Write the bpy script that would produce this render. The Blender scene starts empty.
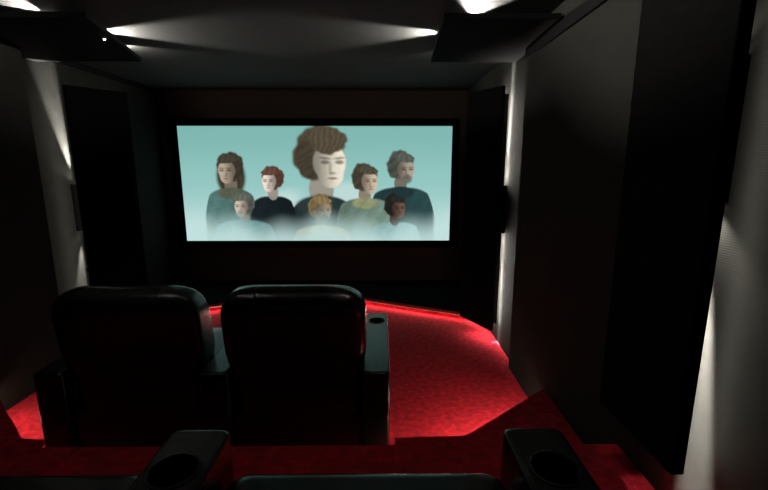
import bpy, bmesh, math, random
import numpy as np
from mathutils import Vector, Matrix
R = math.radians
PI = math.pi
random.seed(4)
S = bpy.context.scene
COL = S.collection

# ------------------------------------------------------------ camera, world, exposure
cam_d = bpy.data.cameras.new('camera')
cam = bpy.data.objects.new('camera', cam_d)
COL.objects.link(cam)
cam.location = (0, 0, 1.60)
cam.rotation_euler = (R(79.1), 0, R(-0.5))
cam_d.sensor_width = 36
cam_d.lens = 415 / 768 * 36
cam_d.clip_start = 0.01
S.camera = cam
w = bpy.data.worlds.new('world'); S.world = w
w.use_nodes = True
w.node_tree.nodes['Background'].inputs[0].default_value = (0, 0, 0, 1)
w.node_tree.nodes['Background'].inputs[1].default_value = 0
S.view_settings.view_transform = 'Standard'
S.view_settings.look = 'None'
S.view_settings.gamma = 1
S.view_settings.exposure = 0
S.view_settings.use_curve_mapping = False

# light strengths (W) used by the lamp builders below
P_CEIL_SIDE = 90      # spots on the inner edges of the ceiling panels
P_CEIL_REAR = 60      # spots on the rear edges
P_CEIL_FRONT = 9
P_SCONCE = 560.0
P_PIN = 2.6           # pin lights added over the back row, out of view
P_BACK = 6.5            # strips behind the wall panels, per metre
P_LED_STEP = 4.2       # per metre
P_LED_STAGE = 1.3      # per metre
SCREEN_GAIN = 1.0

# ------------------------------------------------------------ materials
def lin(c):
    return tuple(((v/255)/12.92 if v/255 <= 0.04045 else ((v/255+0.055)/1.055)**2.4) for v in c)

def mat(name, base, rough=0.8, spec=0.5, noise=None, bump=None, coat=0, sheen=0, emis=None, estr=0, metal=0):
    m = bpy.data.materials.new(name); m.use_nodes = True
    nt = m.node_tree; b = nt.nodes['Principled BSDF']
    b.inputs['Base Color'].default_value = (*base, 1)
    b.inputs['Roughness'].default_value = rough
    b.inputs['Specular IOR Level'].default_value = spec
    b.inputs['Metallic'].default_value = metal
    b.inputs['Coat Weight'].default_value = coat
    if sheen: b.inputs['Sheen Weight'].default_value = sheen
    if emis:
        b.inputs['Emission Color'].default_value = (*emis, 1)
        b.inputs['Emission Strength'].default_value = estr
    tc = nt.nodes.new('ShaderNodeTexCoord')
    if noise:
        sc, lo, hi = noise
        n = nt.nodes.new('ShaderNodeTexNoise'); n.inputs['Scale'].default_value = sc; n.inputs['Detail'].default_value = 8
        nt.links.new(tc.outputs['Object'], n.inputs['Vector'])
        r = nt.nodes.new('ShaderNodeValToRGB')
        r.color_ramp.elements[0].position = 0.3; r.color_ramp.elements[1].position = 0.7
        r.color_ramp.elements[0].color = (*[v*lo for v in base], 1)
        r.color_ramp.elements[1].color = (*[v*hi for v in base], 1)
        nt.links.new(n.outputs['Fac'], r.inputs['Fac'])
        nt.links.new(r.outputs['Color'], b.inputs['Base Color'])
    if bump:
        kind, sc, st, dist = bump
        if kind == 'noise':
            t = nt.nodes.new('ShaderNodeTexNoise'); t.inputs['Scale'].default_value = sc; t.inputs['Detail'].default_value = 6
            nt.links.new(tc.outputs['Object'], t.inputs['Vector']); out = t.outputs['Fac']
        elif kind == 'voronoi':
            t = nt.nodes.new('ShaderNodeTexVoronoi'); t.inputs['Scale'].default_value = sc
            nt.links.new(tc.outputs['Object'], t.inputs['Vector']); out = t.outputs['Distance']
        else:
            t = nt.nodes.new('ShaderNodeTexWave'); t.bands_direction = 'Z'; t.inputs['Scale'].default_value = sc
            t.inputs['Distortion'].default_value = 0.6
            nt.links.new(tc.outputs['Object'], t.inputs['Vector']); out = t.outputs['Fac']
        bp = nt.nodes.new('ShaderNodeBump'); bp.inputs['Strength'].default_value = st; bp.inputs['Distance'].default_value = dist
        nt.links.new(out, bp.inputs['Height']); nt.links.new(bp.outputs['Normal'], b.inputs['Normal'])
    return m

M = {}
M['carpet'] = mat('red_carpet', (0.60, 0.017, 0.034), 1.0, 0.05, (26, 0.60, 1.30), ('noise', 300, 0.9, 0.009), sheen=0.04)
M['black_carpet'] = mat('black_carpet', (0.008, 0.008, 0.009), 1.0, 0.05, (60, 0.7, 1.3), ('noise', 200, 0.8, 0.01))
M['wall'] = mat('charcoal_wall_fabric', (0.022, 0.0222, 0.0195), 0.95, 0.1, (9, 0.92, 1.08), ('wave', 42, 0.12, 0.003))
M['facing'] = M['wall']
M['wall_front'] = mat('brown_black_wall_fabric', (0.055, 0.043, 0.037), 0.95, 0.1, (9, 0.9, 1.1), ('wave', 42, 0.2, 0.003))
M['ceiling'] = mat('black_ceiling_paint', (0.055, 0.056, 0.054), 0.8, 0.25, (5, 0.92, 1.08), ('noise', 60, 0.1, 0.003))
M['panel'] = mat('black_panel_fabric', (0.0045, 0.0045, 0.0045), 1.0, 0.02, (30, 0.85, 1.15), ('noise', 300, 0.3, 0.003))
M['cloud'] = mat('black_ceiling_panel_felt', (0.005, 0.005, 0.0055), 0.9, 0.08, (30, 0.85, 1.15), ('noise', 200, 0.2, 0.003))
M['trim'] = mat('black_trim_paint', (0.007, 0.007, 0.007), 0.8, 0.1, (14, 0.9, 1.1))
M['leather'] = mat('black_leather', (0.006, 0.006, 0.006), 0.27, 0.65, (18, 0.85, 1.15), ('voronoi', 240, 0.06, 0.002))
M['stitch'] = mat('leather_piping', (0.02, 0.02, 0.02), 0.35, 0.5, (40, 0.9, 1.1))
M['plastic'] = mat('black_plastic', (0.008, 0.008, 0.008), 0.3, 0.5, (20, 0.9, 1.1))
M['cup'] = mat('cup_holder_black', (0.004, 0.004, 0.004), 0.35, 0.4, (20, 0.9, 1.1))
M['steel'] = mat('brushed_steel', (0.45, 0.45, 0.44), 0.35, 0.5, (60, 0.85, 1.1), metal=0.9)
M['frame'] = mat('screen_velvet_frame', (0.003, 0.003, 0.003), 1.0, 0.05, (50, 0.8, 1.2))
M['lens'] = mat('lit_lens', (0.8, 0.8, 0.75), 0.4, 0.5, (5, 0.95, 1.0), emis=(1, 0.93, 0.82), estr=14)
M['led'] = mat('lit_led_diffuser', (0.8, 0.5, 0.45), 0.5, 0.5, (5, 0.95, 1.0), emis=(1, 0.62, 0.5), estr=1.2)
M['led_white'] = mat('lit_white_diffuser', (0.7, 0.7, 0.66), 0.5, 0.5, (5, 0.95, 1.0), emis=(1, 0.94, 0.85), estr=0.5)
M['lip'] = mat('dark_red_wood_lip', (0.12, 0.03, 0.02), 0.6, 0.3, (20, 0.7, 1.2))

# ------------------------------------------------------------ mesh helpers
def mesh_obj(name, bm, m, parent=None, smooth=False, loc=None, kind=None):
    bmesh.ops.recalc_face_normals(bm, faces=bm.faces)
    me = bpy.data.meshes.new(name); bm.to_mesh(me); bm.free()
    if smooth:
        for p in me.polygons: p.use_smooth = True
    if isinstance(m, str): m = M[m]
    me.materials.append(m)
    o = bpy.data.objects.new(name, me); COL.objects.link(o)
    if parent: o.parent = parent
    if loc: o.location = loc
    if kind: o['kind'] = kind
    return o

def sgn(v): return -1 if v < 0 else 1

def auto_smooth(o, ang=40):
    for p in o.data.polygons: p.use_smooth = True
    o.data.set_sharp_from_angle(angle=R(ang))
    return o

def box(bm, x0, x1, y0, y1, z0, z1, bev=0, seg=2):
    r = bmesh.ops.create_cube(bm, size=1)
    vs = r['verts']
    for v in vs:
        v.co = Vector(((x0+x1)/2 + v.co.x*(x1-x0), (y0+y1)/2 + v.co.y*(y1-y0), (z0+z1)/2 + v.co.z*(z1-z0)))
    if bev:
        es = list({e for v in vs for e in v.link_edges})
        bmesh.ops.bevel(bm, geom=es, offset=bev, segments=seg, affect='EDGES', profile=0.5)
    return bm

def bx(*a, **k):
    return box(bmesh.new(), *a, **k)

def prism(pts, z0, z1, bm=None, bev=0):
    bm = bm or bmesh.new()
    lo = [bm.verts.new((x, y, z0)) for x, y in pts]
    hi = [bm.verts.new((x, y, z1)) for x, y in pts]
    n = len(pts)
    bm.faces.new(lo[::-1]); top = bm.faces.new(hi)
    for i in range(n):
        bm.faces.new((lo[i], lo[(i+1) % n], hi[(i+1) % n], hi[i]))
    if bev:
        bmesh.ops.bevel(bm, geom=list(bm.edges), offset=bev, segments=2, affect='EDGES', profile=0.5)
    return bm

def loft(loops, cap0=True, cap1=True, bm=None):
    bm = bm or bmesh.new()
    L = [[bm.verts.new(p) for p in lp] for lp in loops]
    n = len(L[0])
    for a, b in zip(L, L[1:]):
        for i in range(n):
            bm.faces.new((a[i], a[(i+1) % n], b[(i+1) % n], b[i]))
    if cap0: bm.faces.new(L[0][::-1])
    if cap1: bm.faces.new(L[-1])
    return bm

def tube(pts, r, seg=8, bm=None):
    bm = bm or bmesh.new()
    loops = []
    P = [Vector(p) for p in pts]
    for i, p in enumerate(P):
        d = (P[min(i+1, len(P)-1)] - P[max(i-1, 0)]).normalized()
        up = Vector((1, 0, 0)) if abs(d.x) < 0.9 else Vector((0, 0, 1))
        a = d.cross(up).normalized(); b = d.cross(a)
        loops.append([p + a*math.cos(t*2*PI/seg)*r + b*math.sin(t*2*PI/seg)*r for t in range(seg)])
    return loft(loops, bm=bm)

def cyl(bm, c, r, h, axis='Z', seg=24):
    mt = Matrix.Translation(c)
    if axis == 'Y': mt = mt @ Matrix.Rotation(PI/2, 4, 'X')
    if axis == 'X': mt = mt @ Matrix.Rotation(PI/2, 4, 'Y')
    bmesh.ops.create_cone(bm, cap_ends=True, segments=seg, radius1=r, radius2=r, depth=h, matrix=mt)
    return bm

def tag(o, label, cat, group=None):
    o['label'] = label; o['category'] = cat
    if group: o['group'] = group
    return o

def thing(name, label, cat, loc=(0, 0, 0), rz=0, group=None):
    o = bpy.data.objects.new(name, None); COL.objects.link(o)
    o.location = loc; o.rotation_euler = (0, 0, rz)
    o.empty_display_size = 0.1
    return tag(o, label, cat, group)

def copy_tree(o, parent=None):
    c = o.copy(); COL.objects.link(c)
    if parent: c.parent = parent
    for ch in list(o.children): copy_tree(ch, c)
    return c

def spot_lamp(parent, loc, direc, power, size, blend, color=(1, 0.95, 0.87), rad=0.008):
    ld = bpy.data.lights.new('spot_beam', 'SPOT'); ld.energy = power; ld.spot_size = R(size); ld.spot_blend = blend
    ld.color = color; ld.shadow_soft_size = rad
    o = bpy.data.objects.new('spot_beam', ld); COL.objects.link(o)
    o.parent = parent; o.location = loc
    o.rotation_euler = Vector(direc).to_track_quat('-Z', 'Y').to_euler()
    return o

def strip_lamp(parent, a, b, z, direc, per_m, width=0.012, color=(1, 0.72, 0.6)):
    a = Vector((*a, z)); b = Vector((*b, z)); L = (b-a).length
    ld = bpy.data.lights.new('strip_glow', 'AREA'); ld.shape = 'RECTANGLE'; ld.size = L; ld.size_y = width
    ld.energy = per_m*L; ld.color = color; ld.spread = R(170)
    o = bpy.data.objects.new('strip_glow', ld); COL.objects.link(o)
    o.parent = parent; o.location = (a+b)/2
    x = (b-a).normalized(); zz = -Vector(direc).normalized(); y = zz.cross(x).normalized(); zz = x.cross(y)
    o.rotation_euler = Matrix((x, y, zz)).transposed().to_euler()
    return o

# ------------------------------------------------------------ room shell
YB, YS = -1.6, 5.36       # rear wall, screen wall
XL, XR, XLN, XRN = -2.72, 1.075, -2.48, 1.03
YJ = 3.09
ZC = 2.50
Z1, Z2 = 0.212, 0.406
Y2 = 1.607

mesh_obj('floor', bx(XL, XR, Y2-0.05, YS, -0.10, 0.0), 'carpet', kind='structure')
mesh_obj('ceiling', bx(XL-0.1, XR+0.1, YB-0.1, YS+0.1, ZC, ZC+0.1), 'ceiling', kind='structure')
mesh_obj('wall_left', bx(XL-0.1, XL, YJ, YS, -0.1, ZC), 'wall', kind='structure')
mesh_obj('wall_left', bx(XL-0.1, XLN, YB, YJ, -0.1, ZC), 'wall', kind='structure')
mesh_obj('wall_right', bx(XR, XR+0.1, YJ, YS, -0.1, ZC), 'wall', kind='structure')
mesh_obj('wall_right', bx(XRN, XR+0.1, YB, YJ, -0.1, ZC), 'facing', kind='structure')
mesh_obj('wall_front', bx(XL-0.1, XR+0.1, YS, YS+0.1, -0.1, ZC), 'wall_front', kind='structure')
mesh_obj('wall_back', bx(XL-0.1, XR+0.1, YB-0.1, YB, -0.1, ZC), 'wall', kind='structure')
# rear platform with a nosing lip, and the side steps with angled corners
def nosed(name, pts, z, inset):
    c = Vector((sum(p[0] for p in pts)/len(pts), sum(p[1] for p in pts)/len(pts)))
    bm = prism(pts, z-0.035, z, bev=0.004)
    prism(inset, -0.0 if name != 'x' else 0, z-0.035, bm)
    return mesh_obj(name, bm, 'carpet', kind='structure')
nosed('rear_platform', [(XLN, YB), (XRN, YB), (XRN, Y2), (XLN, Y2)], Z2, [(XLN, YB), (XRN, YB), (XRN, Y2-0.03), (XLN, Y2-0.03)])
nosed('side_step', [(0.075, Y2-0.03), (XRN, Y2-0.03), (XRN, 2.40), (0.442, 1.93), (0.075, 1.93)], Z1,
      [(0.095, Y2-0.03), (XRN, Y2-0.03), (XRN, 2.36), (0.43, 1.90), (0.095, 1.90)])
nosed('side_step', [(-1.735, Y2-0.03), (-1.735, 1.93), (-1.857, 1.93), (XLN, 2.46), (XLN, Y2-0.03)], Z1,
      [(-1.755, Y2-0.03), (-1.755, 1.90), (-1.845, 1.90), (XLN, 2.42), (XLN, Y2-0.03)])
# stage under the screen with a curved front
FRONT = [(XL, 3.62), (-2.56, 4.11), (-1.40, 4.65), (-0.20, 4.65), (0.96, 4.11), (XR, 3.80)]
def offset_line(pts, d):
    # shift an open polyline by d towards -Y along its local normals
    out = []
    for i, p in enumerate(pts):
        a = Vector(pts[max(i-1, 0)]); b = Vector(pts[min(i+1, len(pts)-1)])
        t = (b-a).normalized(); n = Vector((t.y, -t.x))
        out.append((p[0]+n.x*d if 0 < i < len(pts)-1 else p[0], p[1]+n.y*d))
    return out
mesh_obj('screen_stage', prism(FRONT + [(XR, YS), (XL, YS)], 0.0, 0.055), 'carpet', kind='structure')
mesh_obj('screen_stage', prism(offset_line(FRONT, 0.03) + [(XR, YS), (XL, YS)], 0.055, 0.085), 'black_carpet', kind='structure')
ln = offset_line(FRONT, 0.03)
mesh_obj('trim_1', prism(offset_line(FRONT, 0.036) + ln[::-1], 0.055, 0.087), 'lip', kind='structure')
# coving along both side walls
mesh_obj('trim_2', bx(XRN-0.018, XRN, YB, YJ-0.004, 2.33, 2.398, bev=0.004), 'trim', kind='structure')
mesh_obj('trim_3', bx(XL, XL+0.03, YJ, YS, 2.45, ZC, bev=0.004), 'trim', kind='structure')
# moulding around the recessed screen opening
bm = bx(XL, XR, YS-0.02, YS, 2.44, 2.465); mesh_obj('trim_4', bm, 'wall_front', kind='structure')

# ------------------------------------------------------------ projection screen
SW, SH = 3.385, 1.432
SX, SZ = -0.802, 1.356
YP = 5.295
def sm(e0, e1, x):
    t = np.clip((x-e0)/(e1-e0), 0, 1); return t*t*(3-2*t)
def paint(W=460, H=196):
    yy, xx = np.mgrid[0:H, 0:W]
    X = xx/(W-1)*276; Y = yy/(H-1)*117          # units: about one photo pixel
    def C(*c): return np.array(lin(c))
    top, mid, bot = C(126, 182, 176), C(148, 199, 194), C(196, 226, 224)
    t = Y/117
    img = top*(1-sm(0, .55, t))[..., None] + mid*sm(0, .55, t)[..., None]
    k = sm(.45, 1.0, t)[..., None]; img = img*(1-k) + bot*k
    rng = np.random.RandomState(3)
    gr = rng.rand(H//3+2, W//3+2); gr = np.kron(gr, np.ones((3, 3)))[:H, :W]
    gr = (gr + np.roll(gr, 1, 0) + np.roll(gr, 1, 1) + np.roll(gr, 2, 0) + np.roll(gr, 2, 1))/5 - .5
    def put(mask, col):
        nonlocal img
        img = img*(1-mask[..., None]) + col*mask[..., None]
    def ell(cx, cy, rx, ry, rot=0, soft=.09, wob=0):
        c, s = math.cos(rot), math.sin(rot)
        dx, dy = X-cx, Y-cy
        u = (dx*c+dy*s)/rx; v = (-dx*s+dy*c)/ry
        d = np.sqrt(u*u+v*v)
        if wob:
            th = np.arctan2(v, u); d = d + wob*(.5*np.sin(3*th+cx)+.35*np.sin(7*th+cy)+.25*np.sin(13*th))
        return 1-sm(1-soft, 1+soft, d)
    def shoulders(cx, cy, hw, drop, n=2.2, neck=.22):
        u = np.abs(X-cx)/hw
        edge = cy + drop*np.clip((u-neck)/(1-neck), 0, 3)**n + 160*np.clip(u-.78, 0, 1)**1.6
        return sm(-1.2, 1.2, Y-edge)*(1-sm(.95, 1.08, u))
    def hairtex(rot, sc):
        a = np.sin((X*math.cos(rot)+Y*math.sin(rot))*sc + 2.2*np.sin(Y*.21+X*.09) + gr*3)
        return (1+.2*a)[..., None]
    def person(cx, cy, r, hair, skin, coat, hw, side=1, collar=None, long=0, grey=None, fringe=0, turn=.16):
        # an anonymous, plainly drawn bust lit from one side
        sh = shoulders(cx, cy+1.30*r, hw, .75*r)
        fold = 1 + .07*np.sin((X-cx)*.45+np.abs(Y-cy)*.25)[..., None] + gr[..., None]*.25
        cc = C(*coat)*fold*(1.1 - .45*sm(-hw, hw, (X-cx)*-side)[..., None])
        put(sh, cc)
        if long:
            put(ell(cx-.1*r*side, cy+.5*r, .98*r, 1.35*r, 0, .16), C(*hair)*hairtex(.1, 1.3))
        put(ell(cx-.05*r*side, cy+1.0*r, .44*r, .62*r)*.95, C(*skin)*.42)
        if collar:
            put(ell(cx-.05*r*side, cy+1.62*r, .92*r, .40*r, 0, .14), C(*collar)*fold)
        put(ell(cx-.10*r*side, cy-.22*r, .90*r, .98*r, 0, .08, .09), C(*hair)*hairtex(.7, 1.1))
        put(ell(cx-.42*r*side, cy-.06*r, .50*r, .66*r, 0, .1, .1), C(*hair)*hairtex(1.0, 1.1)*.8)
        fx, fy = cx+turn*r*side, cy+.16*r
        f = np.maximum(ell(fx, fy-.10*r, .58*r, .66*r), ell(fx+.03*r*side, fy+.30*r, .46*r, .50*r))
        shade = sm(-.55*r, .45*r, (X-fx)*side)[..., None]
        sk = C(*skin)*(.34+.80*shade)*(1+gr[..., None]*.12)
        put(f, sk)
        dk = C(*skin)*.10; nx = fx+.10*r*side
        for e in (-1, 1):
            put(ell(nx+e*.25*r, fy-.10*r, .15*r, .07*r, 0, .5)*.75, dk)
            put(ell(nx+e*.25*r, fy-.24*r, .19*r, .045*r, -.1*e, .6)*.6, C(*hair)*.7)
        put(ell(nx-.08*r*side, fy+.10*r, .06*r, .22*r, 0, .6)*.4, dk)
        put(ell(nx, fy+.28*r, .12*r, .05*r, 0, .6)*.5, dk)
        if grey:
            put(ell(nx-.02*r, fy+.56*r, .34*r, .30*r, 0, .35)*.8, C(*grey))
        put(ell(nx, fy+.46*r, .17*r, .045*r, 0, .5)*.65, C(120, 70, 62)*.6)
        # hairline
        put(ell(fx-.05*r*side, fy-.86*r, .66*r, (.30+.14*fringe)*r, .12*side, .10, .1), C(*hair)*hairtex(.3, 1.3)*1.25)
    # pale cloth and haze between the figures
    put(ell(72, 96, 52, 17, -.55, .25)*.75, C(206, 226, 223))
    put(ell(232, 100, 46, 16, .55, .25)*.75, C(206, 226, 223))
    put(ell(170, 74, 22, 18, .2, .3)*.6, C(206, 226, 223))
    person(144, 34, 29, (74, 66, 52), (222, 214, 196), (34, 50, 52), 40, 1, (40, 54, 54), fringe=1.3, turn=.26)
    person(49, 43, 15, (62, 58, 46), (176, 160, 140), (80, 116, 112), 27, -1, (86, 92, 76), long=1)
    person(92, 54, 12.5, (88, 62, 50), (226, 210, 196), (22, 34, 38), 24, -1, turn=.22)
    person(225, 42, 15, (78, 82, 74), (166, 152, 136), (40, 68, 70), 34, 1, (30, 52, 54), grey=(92, 98, 92), turn=.3)
    person(188, 54, 14.5, (70, 66, 54), (196, 176, 154), (112, 136, 122), 31, 1, (140, 146, 108), turn=.3)
    person(61, 80, 12, (88, 92, 84), (200, 184, 168), (112, 160, 160), 34, -1, (96, 138, 138), grey=(140, 150, 142))
    person(219, 82, 12, (34, 36, 34), (104, 82, 70), (140, 184, 184), 28, 1, turn=.3)
    person(142, 84, 13.5, (120, 104, 70), (150, 130, 106), (176, 164, 120), 33, 1, (184, 172, 128), grey=(60, 52, 42))
    # mist along the bottom
    ms = sm(84, 118, Y + 5*np.sin(X/19.) + 3*np.sin(X/7.))
    put(ms*.88, C(192, 224, 221))
    return np.clip(img, 0, 1)

def screen():
    W, H = 460, 196
    img = paint(W, H)
    t = thing('projection_screen', 'wide lit cinema screen with a teal group picture in a black frame', 'projection screen', (SX, YS, SZ-SH/2-0.05))
    z0 = SZ - (SZ-SH/2-0.05)      # screen centre above the empty
    xs = np.linspace(-SW/2, SW/2, W); zs = np.linspace(SH/2, -SH/2, H)
    XX, ZZ = np.meshgrid(xs, zs)
    co = np.stack([XX, np.full_like(XX, YP-YS), ZZ+z0], -1).reshape(-1, 3)
    i = np.arange(H*W).reshape(H, W)
    quads = np.stack([i[:-1, :-1], i[1:, :-1], i[1:, 1:], i[:-1, 1:]], -1).reshape(-1, 4)
    me = bpy.data.meshes.new('picture'); me.from_pydata(co.tolist(), [], quads.tolist())
    ca = me.color_attributes.new('picture_colour', 'FLOAT_COLOR', 'POINT')
    rgba = np.concatenate([img, np.ones((H, W, 1))], -1).astype(np.float32).ravel()
    ca.data.foreach_set('color', rgba)
    m = bpy.data.materials.new('lit_picture'); m.use_nodes = True
    nt = m.node_tree; b = nt.nodes['Principled BSDF']
    a = nt.nodes.new('ShaderNodeAttribute'); a.attribute_name = 'picture_colour'
    b.inputs['Base Color'].default_value = (0.03, 0.03, 0.03, 1); b.inputs['Roughness'].default_value = 0.9
    nt.links.new(a.outputs['Color'], b.inputs['Emission Color'])
    b.inputs['Emission Strength'].default_value = SCREEN_GAIN
    me.materials.append(m)
    o = bpy.data.objects.new('picture', me); COL.objects.link(o); o.parent = t
    bm = bx(-SW/2-0.01, SW/2+0.01, YP-YS+0.005, 0, z0-SH/2-0.01, z0+SH/2+0.01)
    mesh_obj('backing', bm, 'frame', t)
    fw = 0.09
    bm = bmesh.new()
    y0, y1 = YP-YS-0.02, -0.001
    box(bm, -SW/2-fw, SW/2+fw, y0, y1, z0+SH/2, z0+SH/2+fw, bev=0.006)
    box(bm, -SW/2-fw, SW/2+fw, y0, y1, z0-SH/2-fw, z0-SH/2, bev=0.006)
    box(bm, -SW/2-fw, -SW/2, y0, y1, z0-SH/2, z0+SH/2)
    box(bm, SW/2, SW/2+fw, y0, y1, z0-SH/2, z0+SH/2)
    mesh_obj('border', bm, 'frame', t)
screen()

# ------------------------------------------------------------ tall wall panels
def wall_panel(p0, p1, z0, z1, th, side, label, gain=1.0):
    # p0 near the wall, p1 towards the screen; th is put on the wall side
    a, b = Vector((*p0, 0)), Vector((*p1, 0))
    d = (b-a).normalized(); n = Vector((d.y, -d.x, 0))*(1 if side > 0 else -1)
    t = thing('acoustic_panel', label, 'wall panel', (a.x, a.y, z0), 0, 'tall black wall panels')
    a0 = Vector((0, 0)); b0 = Vector((b.x-a.x, b.y-a.y)); nn = Vector((n.x, n.y))*th
    pts = [a0, b0, b0+nn, a0+nn]
    mesh_obj('panel_body', prism([tuple(p) for p in pts], 0, z1-z0, bev=0.004), 'panel', t)
    wx = (XRN if a.y < YJ else XR) if side > 0 else XL
    # light strip on the back of the panel along its outer edge
    e = a0 + (b0-a0).normalized()*0.02 + nn*1.14
    H = z1-z0
    ex = XRN + 0.018 - a.x if (side > 0 and a.y > YJ) else e.x
    xa, xb = sorted((e.x-0.012*side, ex+0.003*side)); e.x = ex
    st = mesh_obj('light_strip', bx(xa, xb, e.y-0.006, e.y+0.006, 0.06, H-0.06), 'plastic', t)
    ld = bpy.data.lights.new('strip_glow', 'AREA'); ld.shape = 'RECTANGLE'; ld.size = 0.010; ld.size_y = H-0.12
    ld.energy = P_BACK*H*gain; ld.color = (1, 0.94, 0.85)
    lo = bpy.data.objects.new('strip_glow', ld); COL.objects.link(lo); lo.parent = st
    lo.location = (e.x+0.007*side, e.y, H/2)
    lo.rotation_euler = Vector((side*0.85, -0.1 if side < 0 else (-0.2 if a.y > YJ else -0.5), 0)).to_track_quat('-Z', 'Y').to_euler()
    if side > 0 and a.y > YJ:
        # second strip, added to even out the wall glow, held on an arm
        f = a0 + (b0-a0)*0.93 + nn*0.9
        fx = XR - 0.03 - a.x
        st = mesh_obj('light_strip', bx(f.x, fx+0.004, f.y-0.004, f.y+0.004, 0.06, H-0.06), 'plastic', t)
        ld = ld.copy(); ld.energy = P_BACK*H*3.2
        lo = bpy.data.objects.new('strip_glow', ld); COL.objects.link(lo); lo.parent = st
        lo.location = (fx, f.y-0.008, H/2)
        lo.rotation_euler = Vector((0.05, -1, 0)).to_track_quat('-Z', 'Y').to_euler()
    c = (a0+b0)/2 + nn*0.9
    for hz in (0.25, 0.75):
        h = (z1-z0)*hz
        x0, x1 = sorted((c.x, wx-a.x))
        mesh_obj('bracket', bx(x0, x1, c.y-0.02, c.y+0.02, h-0.02, h+0.02), 'trim', t)
wall_panel((0.99, 3.52), (0.785, 3.90), 0.13, 2.232, 0.032, 1, 'tall black angled panel right of the screen', 0.35)
wall_panel((-2.545, 3.55), (-2.27, 3.93), 0.125, 2.238, 0.045, -1, 'tall black angled panel left of the screen', 0.14)
wall_panel((0.908, 1.133), (0.900, 1.553), 0.645, 2.46, 0.043, 1, 'large near black panel on the right wall beside the aisle', 0.12)

# ------------------------------------------------------------ up and down wall lights
def sconce(x0, x1, y0, y1, z0, z1, label, tilt, power=P_SCONCE, wide=0.01, cone=11, up=1.0, dn=1.0):
    cx, cy = (x0+x1)/2, (y0+y1)/2
    t = thing('wall_light', label, 'wall light', (cx, cy, z0), 0, 'up and down wall lights')
    hx, hy, h = (x1-x0)/2, (y1-y0)/2, z1-z0
    k = 0.008
    bm = bmesh.new()
    box(bm, -hx, hx, -hy, -hy+k, 0, h); box(bm, -hx, hx, hy-k, hy, 0, h)
    box(bm, -hx, -hx+k, -hy, hy, 0, h); box(bm, hx-k, hx, -hy, hy, 0, h)
    box(bm, -hx+k, hx-k, -hy+k, hy-k, 0.03, h-0.03)
    mesh_obj('housing', bm, 'plastic', t)
    for zz, dz, f in ((h-0.027, 1, up), (0.027, -1, dn)):
        bm = cyl(bmesh.new(), (0, 0, zz), min(hx, hy)*0.55, 0.006)
        mesh_obj('lens', bm, 'lens', t)
        sx = 0
        spot_lamp(t, (sx, 0, zz+0.02*dz), (tilt[0], tilt[1], dz), power*f, cone, 1.0, rad=0.01)
        spot_lamp(t, (sx, 0, zz+0.02*dz), (tilt[0], tilt[1]*3, dz), power*f*wide, 70, 1.0, rad=0.01)
sconce(1.00, 1.075, 3.54, 3.64, 1.02, 1.43, 'slim black wall light behind the panel right of the screen', (0.052, -0.08), up=6.0, dn=3.2, cone=12)
sconce(-2.72, -2.645, 3.70, 3.80, 1.02, 1.43, 'slim black wall light behind the panel left of the screen', (-0.03, -0.16), up=2.6, dn=0.7, cone=22, wide=0.003)
sconce(0.958, 1.03, 1.222, 1.31, 1.49, 1.90, 'slim black wall light behind the large near panel', (0.034, -0.09), dn=7.5, cone=11, wide=0.004)

# ------------------------------------------------------------ ceiling panels and their spotlights
def cloud(pts, label):
    o = mesh_obj('ceiling_panel', prism(pts, 0, 0.03, bev=0.003), 'cloud', loc=(0, 0, 2.40))
    cx = sum(p[0] for p in pts)/len(pts); cy = sum(p[1] for p in pts)/len(pts)
    for v in o.data.vertices: v.co.x -= cx; v.co.y -= cy
    o.location = (cx, cy, 2.40)
    tag(o, label, 'ceiling panel', 'suspended ceiling panels')
    for dx in (-0.2, 0.2):
        for dy in (-0.3, 0.3):
            mesh_obj('hanger', cyl(bmesh.new(), (dx, dy, 0.065), 0.006, 0.07, seg=10), 'trim', o)
cloud([(0.354, 2.50), (XRN-0.02, 2.50), (XRN-0.02, 3.095), (XR-0.002, 3.095), (XR-0.002, 3.5), (0.401, 3.5)], 'dark suspended ceiling panel above the right aisle')
cloud([(-1.62, 2.50), (-1.879, 3.5), (XL+0.002, 3.5), (XL+0.002, 3.095), (XLN+0.002, 3.095), (XLN+0.002, 2.50)], 'dark suspended ceiling panel above the left aisle')

def ceiling_spot(loc, aim, power, size, label, blend=0.6, up=0.26):
    t = thing('ceiling_spotlight', label, 'spotlight', (loc[0], loc[1], 2.43), math.atan2(aim[1], aim[0]), 'spotlights on the ceiling panels')
    bm = cyl(bmesh.new(), (-0.03, 0, 0.028), 0.02, 0.05, 'X')
    box(bm, -0.04, -0.02, -0.012, 0.012, 0, 0.012)
    auto_smooth(mesh_obj('housing', bm, 'plastic', t))
    mesh_obj('lens', cyl(bmesh.new(), (-0.004, 0, 0.028), 0.014, 0.003, 'X'), 'lens', t)
    spot_lamp(t, (0.004, 0, 0.028), (1, 0, up), power, size, blend, rad=0.006)
ceiling_spot((-1.94, 3.08), (1, 0.12), P_CEIL_SIDE*1.3, 66, 'small spotlight on the left ceiling panel, beam across the ceiling')
ceiling_spot((0.44, 3.08), (-1, 0.10), P_CEIL_SIDE, 64, 'small spotlight on the right ceiling panel, beam across the ceiling')
ceiling_spot((-2.01, 2.75), (-0.35, -1), P_CEIL_REAR, 66, 'small spotlight at the rear edge of the left ceiling panel', up=0.14)
ceiling_spot((0.57, 2.79), (0.05, -1), P_CEIL_REAR, 66, 'small spotlight at the rear edge of the right ceiling panel', up=0.14)
ceiling_spot((-1.97, 3.40), (0.5, 1), P_CEIL_FRONT, 100, 'small spotlight at the front edge of the left ceiling panel')
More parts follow.
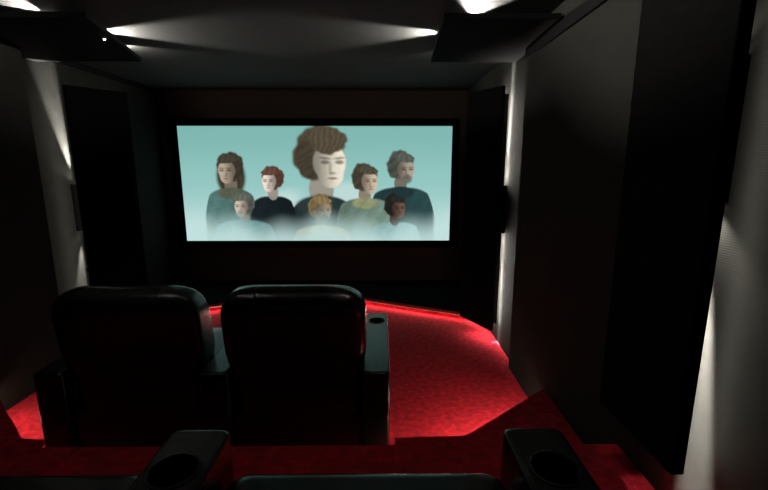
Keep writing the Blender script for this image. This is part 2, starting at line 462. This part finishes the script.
ceiling_spot((0.62, 3.42), (-0.2, 1), P_CEIL_FRONT, 100, 'small spotlight at the front edge of the right ceiling panel')
cloud([(0.30, 0.55), (XRN-0.018, 0.55), (XRN-0.018, 1.75), (0.33, 1.75)], 'added dark ceiling panel, out of view above the right end of the back row')  # extra panel pair out of view, added to carry the fill lamps
cloud([(-1.55, 0.55), (-1.60, 1.75), (XLN, 1.75), (XLN, 0.55)], 'added dark ceiling panel, out of view above the left end of the back row')
ceiling_spot((-1.62, 1.25), (1, 0.10), P_CEIL_SIDE*3.8, 66, 'added unseen fill spotlight above the left of the back row')  # unseen spot pair, added for highlights on the seat backs
ceiling_spot((0.36, 1.25), (-1, 0.10), P_CEIL_SIDE*3.8, 66, 'added unseen fill spotlight above the right of the back row')
# bare pin light under the left panel edge
def pin_light(loc, label, power, size):
    t = thing('pin_light', label, 'pin light', loc, 0, 'pin lights under the ceiling panels')
    mesh_obj('bezel', cyl(bmesh.new(), (0, 0, -0.004), 0.011, 0.008), 'plastic', t)
    bm = bmesh.new(); bmesh.ops.create_uvsphere(bm, u_segments=12, v_segments=8, radius=0.007, matrix=Matrix.Translation((0, 0, -0.009)))
    mesh_obj('lens', bm, 'lens', t, smooth=True)
    spot_lamp(t, (0, 0, -0.018), (0, 0, -1), power, size, 0.9, rad=0.012)
pin_light((-1.762, 2.87, 2.40), 'tiny bright pin light under the edge of the left ceiling panel', 2, 50)
pin_light((-1.62, 1.30, 2.40), 'added unseen pin light above the left of the back row', P_PIN, 90)  # unseen downlight pair, added to brighten the platform and steps
pin_light((0.40, 1.40, 2.40), 'added unseen pin light above the right of the back row', P_PIN*1.3, 70)

# ------------------------------------------------------------ LED strips
def led(name, segs, z, label, per_m, out, hor=0.8):
    """segs: list of ((x,y),(x,y)); out(seg) -> outward 2D direction"""
    bm = bmesh.new()
    t = None
    for a, b in segs:
        d = (Vector(b)-Vector(a)).normalized(); n = Vector((-d.y, d.x))
        if n.dot(Vector(out((a, b)))) < 0: n = -n
        A, B = Vector(a), Vector(b)
        prism([tuple(A), tuple(B), tuple(B+n*0.006), tuple(A+n*0.006)], z-0.005, z+0.005, bm)
    o = mesh_obj(name, bm, 'led'); tag(o, label, 'light strip', 'light strips under the step edges')
    for a, b in segs:
        d = (Vector(b)-Vector(a)).normalized(); n = Vector((-d.y, d.x))
        if n.dot(Vector(out((a, b)))) < 0: n = -n
        A, B = Vector(a)+n*0.012, Vector(b)+n*0.012
        strip_lamp(o, tuple(A), tuple(B), z-0.004, (n.x*hor, n.y*hor, -0.5), per_m)
zl = Z1-0.042
led('led_strip', [((0.16, 1.90), (0.43, 1.90)), ((0.43, 1.90), (XRN, 2.36))], zl,
    'glowing strip under the edge of the right side step', P_LED_STEP, lambda s: (0, 1))
led('led_strip', [((XLN, 2.42), (-2.0, 2.028))], zl,
    'glowing strip under the edge of the left side step', P_LED_STEP*0.55, lambda s: (0, 1))
led('led_strip', list(zip(FRONT, FRONT[1:])), 0.048,
    'long glowing strip along the front of the screen stage', P_LED_STAGE, lambda s: (0, -1), hor=0.6)

# ------------------------------------------------------------ cinema recliners
def sup(a, e):
    c, s = math.cos(a), math.sin(a)
    return sgn(c)*abs(c)**e, sgn(s)*abs(s)**e
BW = 0.384
def back_pt(a, t):
    """surface of the backrest. a: angle around, t: 0 bottom .. 1 crown centre"""
    zb, zc, zt = 0.05, 0.80, 0.972
    if t < 0.6:
        z = zb + (zc-zb)*(t/0.6); sx = sy = 1
    else:
        ph = (t-0.6)/0.4*PI/2
        z = zc + (zt-zc)*math.sin(ph)**0.92; sx = math.cos(ph)**0.33; sy = math.cos(ph)**0.85
    u = (z-zb)/(zt-zb)
    W = BW*(0.965 + 0.035*math.sin(min(u, 1)*PI*0.62))
    W *= 0.935 + 0.065*min(max((z-0.48)/0.10, 0), 1)
    D = 0.165 - 0.055*u
    yc = 0.235 - 0.155*u
    cx, cy = sup(a, 0.34)
    bulge = 0.012*(1-abs(cx)**2)
    y = cy*D*sy
    if cy < 0: y -= bulge*sy
    return Vector((cx*W*sx, yc + y, z))

def rrect(cx, cy, hx, hy, r, n=48):
    pts = []
    per = n//4
    for q, (sx, sy) in enumerate(((1, 1), (-1, 1), (-1, -1), (1, -1))):
        for i in range(per):
            a = q*PI/2 + PI/2*i/(per-1)
            pts.append((cx + sx*(hx-r) + r*math.cos(a), cy + sy*(hy-r) + r*math.sin(a)))
    return pts

def cushion(x0, x1, y0, y1, z0, z1, crown=0.02, r=0.04):
    cx, cy, hx, hy = (x0+x1)/2, (y0+y1)/2, (x1-x0)/2, (y1-y0)/2
    loops = []
    N = 8
    for i in range(N+1):
        a = -PI/2 + PI/2*i/N
        ins = r*(1-math.cos(a)); z = z0 + r + r*math.sin(a)
        loops.append([(x, y, z) for x, y in rrect(cx, cy, hx-ins, hy-ins, r*0.9)])
    for i in range(N+1):
        a = PI/2*i/N
        ins = r*(1-math.cos(a)); z = z1 - r + r*math.sin(a)
        loops.append([(x, y, z) for x, y in rrect(cx, cy, hx-ins, hy-ins, r*0.9)])
    for k in range(1, 7):
        f = 1-k/7
        zz = z1 + crown*(1-f*f)
        loops.append([(cx+(x-cx)*f, cy+(y-cy)*f, zz) for x, y in rrect(cx, cy, hx-r, hy-r, r*0.9)])
    return loft(loops)

AH, AL, AW = 0.512, 0.915, 0.158
def armrest(t, xc, side):
    r = 0.014
    CY = 0.757; CR = 0.053
    cx, cy, hx, hy = 0, AL/2, AW/2-0.001, AL/2
    rc = 0.02
    def inside(x, y, ix):
        ax_, ay = abs(x)-(hx-ix-rc), abs(y-cy)-(hy-ix-rc)
        if ax_ <= 0: return ay <= rc
        if ay <= 0: return ax_ <= rc
        return ax_*ax_+ay*ay <= rc*rc
    angs = [2*PI*i/64 for i in range(64)]
    for sx in (-1, 1):
        for sy in (-1, 1):
            for q in range(6):
                qa = PI/2*q/5
                px, py = sx*(hx-rc+rc*math.cos(qa)), cy+sy*(hy-rc+rc*math.sin(qa))
                angs.append(math.atan2(py-CY, px) % (2*PI))
    angs.sort()
    angs = [v for i, v in enumerate(angs) if i == 0 or v-angs[i-1] > 1e-4]
    def outline(ix, z):
        out = []
        for v in angs:
            lo, hi = 0, 2
            for _ in range(30):
                m = (lo+hi)/2
                if inside(m*math.cos(v), CY+m*math.sin(v), ix): lo = m
                else: hi = m
            out.append((lo*math.cos(v), CY+lo*math.sin(v), z))
        return out
    def circ(rad, z):
        return [(rad*math.cos(v), CY+rad*math.sin(v), z) for v in angs]
    loops = [outline(0, 0.012)]
    for i in range(6):
        a = PI/2*i/5
        loops.append(outline(r*(1-math.cos(a)), AH-r+r*math.sin(a)))
    loops.append(outline(r+0.002, AH))
    loops.append(circ(CR, AH)); loops.append(circ(CR, AH-0.012)); loops.append(circ(CR-0.001, AH-0.085))
    o = mesh_obj('armrest', loft(loops), 'leather', t, loc=(xc, 0, 0))
    auto_smooth(o, 50)
    # cup holder insert
    seg = 40
    prof = [(CR+0.006, AH+0.0005), (CR+0.005, AH+0.003), (CR, AH+0.0035), (CR-0.003, AH), (CR-0.004, AH-0.078), (0.002, AH-0.080)]
    lp = [[(p[0]*math.cos(2*PI*i/seg), CY+p[0]*math.sin(2*PI*i/seg), p[1]) for i in range(seg)] for p in prof]
    c = mesh_obj('cup_holder', loft(lp, cap0=False), 'cup', o); auto_smooth(c, 50)
    # recline buttons on the inner face
    if side:
        x = -side*(hx)
        bm = bx(min(x, x-side*0.006), max(x, x-side*0.006), 0.52, 0.66, 0.36, 0.41, bev=0.002)
        cp = mesh_obj('control_panel', bm, 'plastic', o)
        for yy in (0.555, 0.595, 0.635):
            mesh_obj('button', cyl(bmesh.new(), (x-side*0.008, yy, 0.385), 0.009, 0.006, 'X', 16), 'steel', o)
    return o

def make_recliner(label, arms, group):
    t = thing('recliner', label, 'cinema seat', group=group)
    # backrest
    n = 64
    loops = []
    for i in range(31):
        tt = 0.6*i/12 if i <= 12 else 0.6 + 0.4*((i-12)/18.3)
        loops.append([back_pt(2*PI*k/n, tt) for k in range(n)])
    b = mesh_obj('backrest', loft(loops), 'leather', t, smooth=True)
    # head pillow and lumbar cushions on the front of the backrest
    bm = cushion(-0.31, 0.31, -0.13, 0.13, -0.03, 0.05, 0.025, 0.035)
    bmesh.ops.rotate(bm, verts=bm.verts, cent=(0, 0, 0), matrix=Matrix.Rotation(-PI/2-R(0), 3, 'X'))
    bmesh.ops.rotate(bm, verts=bm.verts, cent=(0, 0, 0), matrix=Matrix.Rotation(R(8), 3, 'X'))
    bmesh.ops.translate(bm, verts=bm.verts, vec=(0, 0.20, 0.79))
    mesh_obj('head_cushion', bm, 'leather', t, smooth=True)
    bm = cushion(-0.33, 0.33, -0.15, 0.15, -0.03, 0.05, 0.035, 0.035)
    bmesh.ops.rotate(bm, verts=bm.verts, cent=(0, 0, 0), matrix=Matrix.Rotation(-PI/2, 3, 'X'))
    bmesh.ops.rotate(bm, verts=bm.verts, cent=(0, 0, 0), matrix=Matrix.Rotation(R(8), 3, 'X'))
    bmesh.ops.translate(bm, verts=bm.verts, vec=(0, 0.275, 0.57))
    mesh_obj('lumbar_cushion', bm, 'leather', t, smooth=True)
    # piping down the back of the headrest
    for sx in (-1, 1):
        pts = []
        for i in range(14):
            tt = 0.50 + 0.44*i/13
            best = None
            for k in range(180, 361):
                p = back_pt(R(k), tt)
                if best is None or abs(p.x - sx*0.19) < abs(best.x - sx*0.19): best = p
            pts.append(best)
        mesh_obj('seam', tube(pts, 0.0022, 6), 'stitch', b, smooth=True)
    mesh_obj('seat_cushion', cushion(-0.35, 0.35, 0.30, 0.87, 0.27, 0.435, 0.018, 0.05), 'leather', t, smooth=True)
    mesh_obj('base', bx(-0.35, 0.35, 0.04, 0.84, 0.02, 0.27, bev=0.01), 'leather', t)
    mesh_obj('footrest', bx(-0.34, 0.34, 0.86, 0.90, 0.08, 0.27, bev=0.015, seg=3), 'leather', t)
    for x in (-0.3, 0.3):
        for y in (0.18, 0.78):
            mesh_obj('foot', cyl(bmesh.new(), (x, y, 0.011), 0.022, 0.022, seg=16), 'plastic', t)
    for s in arms:
        armrest(t, s*(0.356+AW/2), s)
    return t

g1, g2 = 'front row recliners', 'back row recliners'
a = make_recliner('black leather recliner in the front row, right one beside the lit red floor', (-1, 1), g1)
a.location = (-0.462, 2.045, 0)
b = make_recliner('black leather recliner in the front row, left one', (-1,), g1)
b.location = (-1.340, 2.045, 0)
c = copy_tree(a); c.location = (-0.036, 0.075, Z2)
c['label'] = 'nearest black recliner in the back row, between two cup holder armrests'; c['group'] = g2
d = copy_tree(b); d.location = (-0.908, 0.075, Z2)
d['label'] = 'black recliner in the back row at the lower left corner'; d['group'] = g2
# the back row is reclined: its backrests lean further back
piv = Matrix.Translation((0, 0.20, 0.30)); rec = piv @ Matrix.Rotation(R(17), 4, 'X') @ Matrix.Diagonal((0.93, 1, 1, 1)) @ piv.inverted()
for r in (c, d):
    for ch in r.children:
        if ch.name.split('.')[0] in ('backrest', 'head_cushion', 'lumbar_cushion'):
            ch.matrix_local = rec
